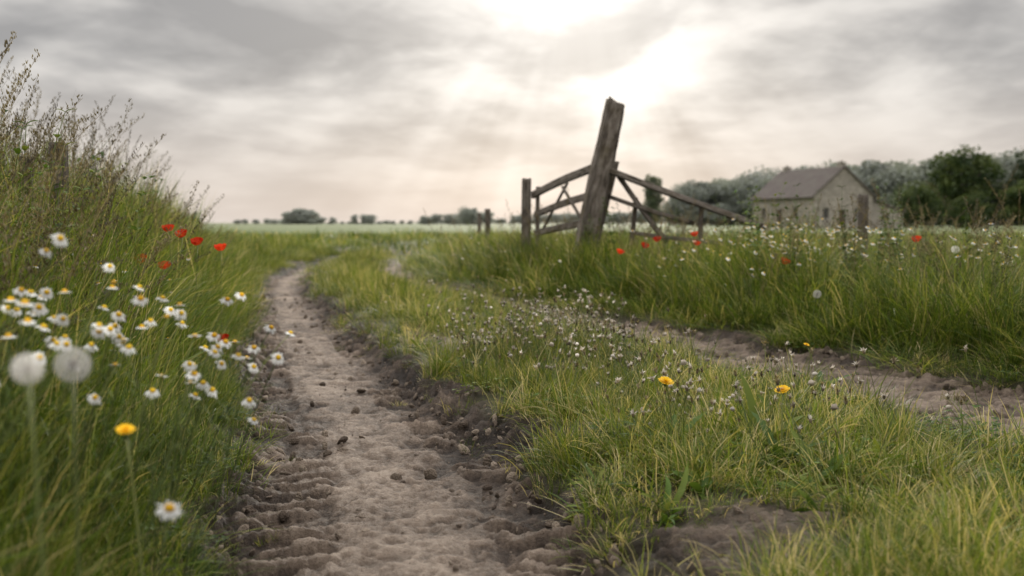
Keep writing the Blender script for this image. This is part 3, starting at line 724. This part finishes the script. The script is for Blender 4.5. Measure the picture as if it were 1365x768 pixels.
wall('side_wall', (0, Ln, 0), (0, -1, 0), Ln, Ev, [(1.6, 2.5, 1.3, 2.5, 'w'), (4.6, 5.7, .02, 2.3, 'd'), (7.7, 8.7, 1.3, 2.5, 'w')], inward=(1, 0, 0))
wall('rear_gable_wall', (Wd, Ln, 0), (-1, 0, 0), Wd, Ev, [], [(0, Ev), (Wd, Ev), (Wd/2, Rg)], inward=(0, -1, 0))
wall('far_side_wall', (Wd, 0, 0), (0, 1, 0), Ln, Ev, [], inward=(-1, 0, 0))
mb = MB()
def slab(mb, a, b, c, d, th=.18):
    a, b, c, d = [np.array(q, float) for q in (a, b, c, d)]; n = np.cross(b-a, d-a); n /= np.linalg.norm(n); n = n if n[2] > 0 else -n
    V = [a, b, c, d, a+n*th, b+n*th, c+n*th, d+n*th]
    mb.add(V, [(0, 1, 2, 3), (4, 5, 6, 7), (0, 1, 5, 4), (1, 2, 6, 5), (2, 3, 7, 6), (3, 0, 4, 7)])
k = (Rg-Ev)/(Wd/2); ov = .35
slab(mb, (-ov, -.2, Ev-ov*k+.01), (-ov, Ln+.2, Ev-ov*k+.01), (Wd/2, Ln+.2, Rg+.01), (Wd/2, -.2, Rg+.01))
slab(mb, (Wd+ov, -.2, Ev-ov*k+.01), (Wd+ov, Ln+.2, Ev-ov*k+.01), (Wd/2+.005, Ln+.2, Rg+.01), (Wd/2+.005, -.2, Rg+.01))
slab(mb, (Wd+.4, .6, 3.35), (Wd+.4, Ln-1, 3.35), (Wd+5.2, Ln-1, 1.95), (Wd+5.2, .6, 1.95))
link('roof', mb.mesh('roof', [ROOF], False), parent=hs)
wall('leanto_front_wall', (Wd+.01, .8, 0), (1, 0, 0), 4.9, 1.95, [(2., 3., .9, 1.7, 'w')], [(0, 1.95), (4.9, 1.95), (0, 3.35)])
wall('leanto_side_wall', (Wd+4.91, .8, 0), (0, 1, 0), Ln-2, 1.98, [], inward=(-1, 0, 0))
for cx, cy, ch in ((Wd/2, .5, .45), (Wd/2, Ln-.9, .4)):
    mb = MB(); a = .35
    for (z0, z1, e) in ((Rg-.7, Rg+ch, a), (Rg+ch, Rg+ch+.15, a+.07)):
        V = [(cx+sx*e, cy+sy*e, z) for z in (z0, z1) for sx, sy in ((-1, -1), (1, -1), (1, 1), (-1, 1))]
        mb.add(V, [(0, 1, 5, 4), (1, 2, 6, 5), (2, 3, 7, 6), (3, 0, 4, 7), (4, 5, 6, 7), (3, 2, 1, 0)])
    for q in (-.15, .15): tube(mb, [(cx, cy+q, Rg+ch+.1), (cx, cy+q, Rg+ch+.35)], .1, .08, 8)
    link('chimney', mb.mesh('chimney', [STONE], False), parent=hs)

# ------------------------------------------------------------------ trees
def tree_mesh(Ht, Wc, seed, nl=7000, low=.18):
    r = np.random.default_rng(seed); mb = MB()
    tr = [(0, 0, -.3), (.1*r.normal(), .1*r.normal(), Ht*.2), (.2*r.normal(), .2*r.normal(), Ht*.45), (.3*r.normal(), .3*r.normal(), Ht*.8)]
    tube(mb, tr, Ht*.03, Ht*.008, 8, 1)
    cl = []
    for i in range(38):
        a = r.uniform(0, 2*PI); z = r.uniform(low, .9); prof = math.sin(min(1, (z-low)/(1-low)*.8+.2)*PI)**.5
        rr = Wc/2*prof*r.uniform(.1, .82); c = np.array([rr*math.cos(a), rr*math.sin(a), Ht*z]); cl.append((c, Wc*r.uniform(.12, .22)))
        b = np.array(tr[1])+(np.array(tr[3])-np.array(tr[1]))*r.uniform(0, .8)*z
        if i < 14: tube(mb, [b, (b+c)/2+r.normal(0, .15, 3), c], Ht*.009, Ht*.003, 5, 1)
    per = nl//len(cl)
    for c, R in cl:
        d = r.normal(size=(per, 3)); d /= np.linalg.norm(d, axis=1)[:, None]; rad = R*r.uniform(.3, 1.02, per)[:, None]**.7
        P = c+d*rad*np.array([1.15, 1.15, .8])
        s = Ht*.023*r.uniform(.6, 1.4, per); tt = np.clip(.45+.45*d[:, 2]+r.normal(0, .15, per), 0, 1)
        for p, sz, ti in zip(P, s, tt):
            u = r.normal(size=3); u /= np.linalg.norm(u); v = np.cross(u, r.normal(size=3)); v /= np.linalg.norm(v)
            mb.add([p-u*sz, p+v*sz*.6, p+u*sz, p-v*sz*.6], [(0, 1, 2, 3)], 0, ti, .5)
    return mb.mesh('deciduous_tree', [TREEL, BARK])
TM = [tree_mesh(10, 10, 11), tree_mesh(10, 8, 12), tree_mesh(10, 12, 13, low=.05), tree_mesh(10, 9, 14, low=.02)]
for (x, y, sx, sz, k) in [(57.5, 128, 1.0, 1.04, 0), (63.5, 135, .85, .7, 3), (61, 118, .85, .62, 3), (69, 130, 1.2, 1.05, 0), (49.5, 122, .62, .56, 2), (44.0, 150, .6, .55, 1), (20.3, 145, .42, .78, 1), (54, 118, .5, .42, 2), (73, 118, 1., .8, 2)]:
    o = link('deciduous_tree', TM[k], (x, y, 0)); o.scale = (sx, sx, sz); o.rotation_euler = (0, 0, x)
P = []; S = []
def row(x0, y0, x1, y1, n, h0, h1, wf=.9, jit=5):
    for i in range(n):
        t = (i+U(-.3, .3))/n; P.append((x0+(x1-x0)*t, y0+(y1-y0)*t+U(-jit, jit), 0)); h = (h0+(h1-h0)*t)*U(.88, 1.1)/10; w = h*wf*U(.9, 1.3); S.append((w, w, h))
row(40, 235, 76, 225, 14, 9.5, 13, 1.1, 9)
row(72, 235, 115, 215, 14, 13.5, 15, 1.1, 9)
row(62, 265, 150, 235, 22, 14, 18, 1.1, 9)
row(110, 210, 190, 190, 20, 14, 14)
row(38, 228, 190, 205, 40, 4.5, 5.5, 1.6)
row(-115, 420, -72, 420, 12, 2, 3.5, 1.8); row(-92, 410, -80, 410, 4, 6., 7, 1.3, 3)
row(-75, 440, 0, 430, 22, 1.4, 2.6, 2.2); row(-30, 330, -6, 330, 9, 3., 5, 1.2, 3); row(-60, 380, -50, 380, 3, 4., 4.5, 1.3, 3)
row(-14, 300, -10, 300, 3, 5.5, 6, .9, 2); row(0, 420, 60, 400, 20, 4, 6, 1.4); row(-420, 480, -130, 430, 50, 5, 5, 1.5); row(180, 200, 320, 240, 30, 12, 12)
P = np.array(P); n = len(P); rot = np.stack([np.zeros(n), np.zeros(n), U(0, 6.28, n)], 1)
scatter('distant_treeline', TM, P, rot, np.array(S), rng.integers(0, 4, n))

# ------------------------------------------------------------------ sky
az, el = math.radians(3.8), math.radians(12.5)
Sd = Vector((math.sin(az)*math.cos(el), math.cos(az)*math.cos(el), math.sin(el)))
w = bpy.data.worlds.new('World'); scene.world = w; w.use_nodes = True; nt = w.node_tree; nt.nodes.clear()
out = N(nt, 'ShaderNodeOutputWorld')
sky = N(nt, 'ShaderNodeTexSky'); sky.sky_type = 'NISHITA'; sky.sun_disc = False; sky.sun_elevation = el; sky.sun_rotation = az; sky.dust_density = 1.5
b1 = N(nt, 'ShaderNodeBackground'); nt.links.new(sky.outputs[0], b1.inputs[0]); b1.inputs[1].default_value = .08
tc = N(nt, 'ShaderNodeTexCoord').outputs['Generated']; sp = N(nt, 'ShaderNodeSeparateXYZ'); nt.links.new(tc, sp.inputs[0])
X, Y, Zc = sp.outputs; Zp = M(nt, 'MAXIMUM', Zc, 0.)
den = M(nt, 'ADD', Zp, .20)
cb = N(nt, 'ShaderNodeCombineXYZ'); nt.links.new(M(nt, 'DIVIDE', X, den), cb.inputs[0]); nt.links.new(M(nt, 'DIVIDE', Y, den), cb.inputs[1]); cb.inputs[2].default_value = 3.7
mp = N(nt, 'ShaderNodeMapping'); mp.inputs['Location'].default_value = (5.2, .7, 0); mp.inputs['Scale'].default_value = (1.6, 1.45, 1); nt.links.new(cb.outputs[0], mp.inputs[0])
n1 = NOISE(nt, mp.outputs[0], 1.25, 5, .46, .3); n2 = NOISE(nt, mp.outputs[0], 4.5, 3, .5, .2)
nn = M(nt, 'ADD', M(nt, 'MULTIPLY', n1, .8), M(nt, 'MULTIPLY', n2, .2))
cl = RAMP(nt, nn, [(.38, (.355, .35, .352)), (.46, (.46, .45, .445)), (.54, (.62, .6, .58)), (.64, (.80, .77, .735))])
hz = MR(nt, Zp, .0, .16, 1., 0., 'SMOOTHSTEP')
cl = MIX(nt, M(nt, 'MULTIPLY', hz, .88), cl, (.70, .63, .58))
dt = N(nt, 'ShaderNodeVectorMath', operation='DOT_PRODUCT'); nt.links.new(tc, dt.inputs[0]); dt.inputs[1].default_value = Sd
dp = M(nt, 'MAXIMUM', dt.outputs['Value'], 0.)
g = M(nt, 'ADD', M(nt, 'MULTIPLY', M(nt, 'POWER', dp, 240.), .42), M(nt, 'MULTIPLY', M(nt, 'POWER', dp, 70.), .27))
g = M(nt, 'ADD', g, M(nt, 'MULTIPLY', M(nt, 'POWER', dp, 10.), .06))
g = M(nt, 'MULTIPLY', g, MR(nt, nn, .4, .6, .65, 1.15))
sx, sz = Sd.x/Sd.y, Sd.z/Sd.y
dx = M(nt, 'SUBTRACT', M(nt, 'DIVIDE', X, M(nt, 'MAXIMUM', Y, .2)), sx); dz = M(nt, 'SUBTRACT', M(nt, 'DIVIDE', Zc, M(nt, 'MAXIMUM', Y, .2)), sz+.08)
ang = M(nt, 'ARCTAN2', dx, M(nt, 'MULTIPLY', dz, -1.))
cr = N(nt, 'ShaderNodeCombineXYZ'); nt.links.new(ang, cr.inputs[0]); cr.inputs[1].default_value = 2.2
ry = NOISE(nt, cr.outputs[0], 6., 2, .5)
rm = M(nt, 'MULTIPLY', MR(nt, dz, -.08, -.2), MR(nt, Y, .3, .6)); rm = M(nt, 'MULTIPLY', rm, M(nt, 'POWER', dp, 12.))
ray = M(nt, 'MULTIPLY', M(nt, 'MULTIPLY', M(nt, 'SUBTRACT', ry, .5), rm), .5)
g = M(nt, 'ADD', g, ray)
ov = M(nt, 'ADD', 1., MR(nt, Zc, .24, .8, 0., 3.2))
v1 = N(nt, 'ShaderNodeVectorMath', operation='SCALE'); nt.links.new(cl, v1.inputs[0]); nt.links.new(ov, v1.inputs['Scale'])
v2 = N(nt, 'ShaderNodeVectorMath', operation='SCALE'); v2.inputs[0].default_value = (1., .97, .92); nt.links.new(g, v2.inputs['Scale'])
v3 = N(nt, 'ShaderNodeVectorMath', operation='ADD'); nt.links.new(v1.outputs[0], v3.inputs[0]); nt.links.new(v2.outputs[0], v3.inputs[1])
b2 = N(nt, 'ShaderNodeBackground'); nt.links.new(v3.outputs[0], b2.inputs[0]); b2.inputs[1].default_value = 1.
mx = N(nt, 'ShaderNodeMixShader'); mx.inputs[0].default_value = .96
nt.links.new(b1.outputs[0], mx.inputs[1]); nt.links.new(b2.outputs[0], mx.inputs[2]); nt.links.new(mx.outputs[0], out.inputs[0])
w.cycles.sampling_method = 'MANUAL'; w.cycles.sample_map_resolution = 256
sl = bpy.data.lights.new('sun', 'SUN'); sl.energy = 1.5; sl.angle = math.radians(12); sl.color = (1, .93, .82)
so = bpy.data.objects.new('sun', sl); scene.collection.objects.link(so); so.rotation_euler = Sd.to_track_quat('Z', 'Y').to_euler()

# ------------------------------------------------------------------ camera
cam = bpy.data.cameras.new('camera'); cam.lens = 35; cam.sensor_width = 36; cam.clip_end = 6000; cam.clip_start = .05
cam.dof.use_dof = True; cam.dof.focus_distance = 3.2; cam.dof.aperture_fstop = 2.8
cob = bpy.data.objects.new('camera', cam); scene.collection.objects.link(cob); cob.location = (0, 0, .7); cob.rotation_euler = (math.radians(90-3.75), 0, 0)
scene.camera = cob
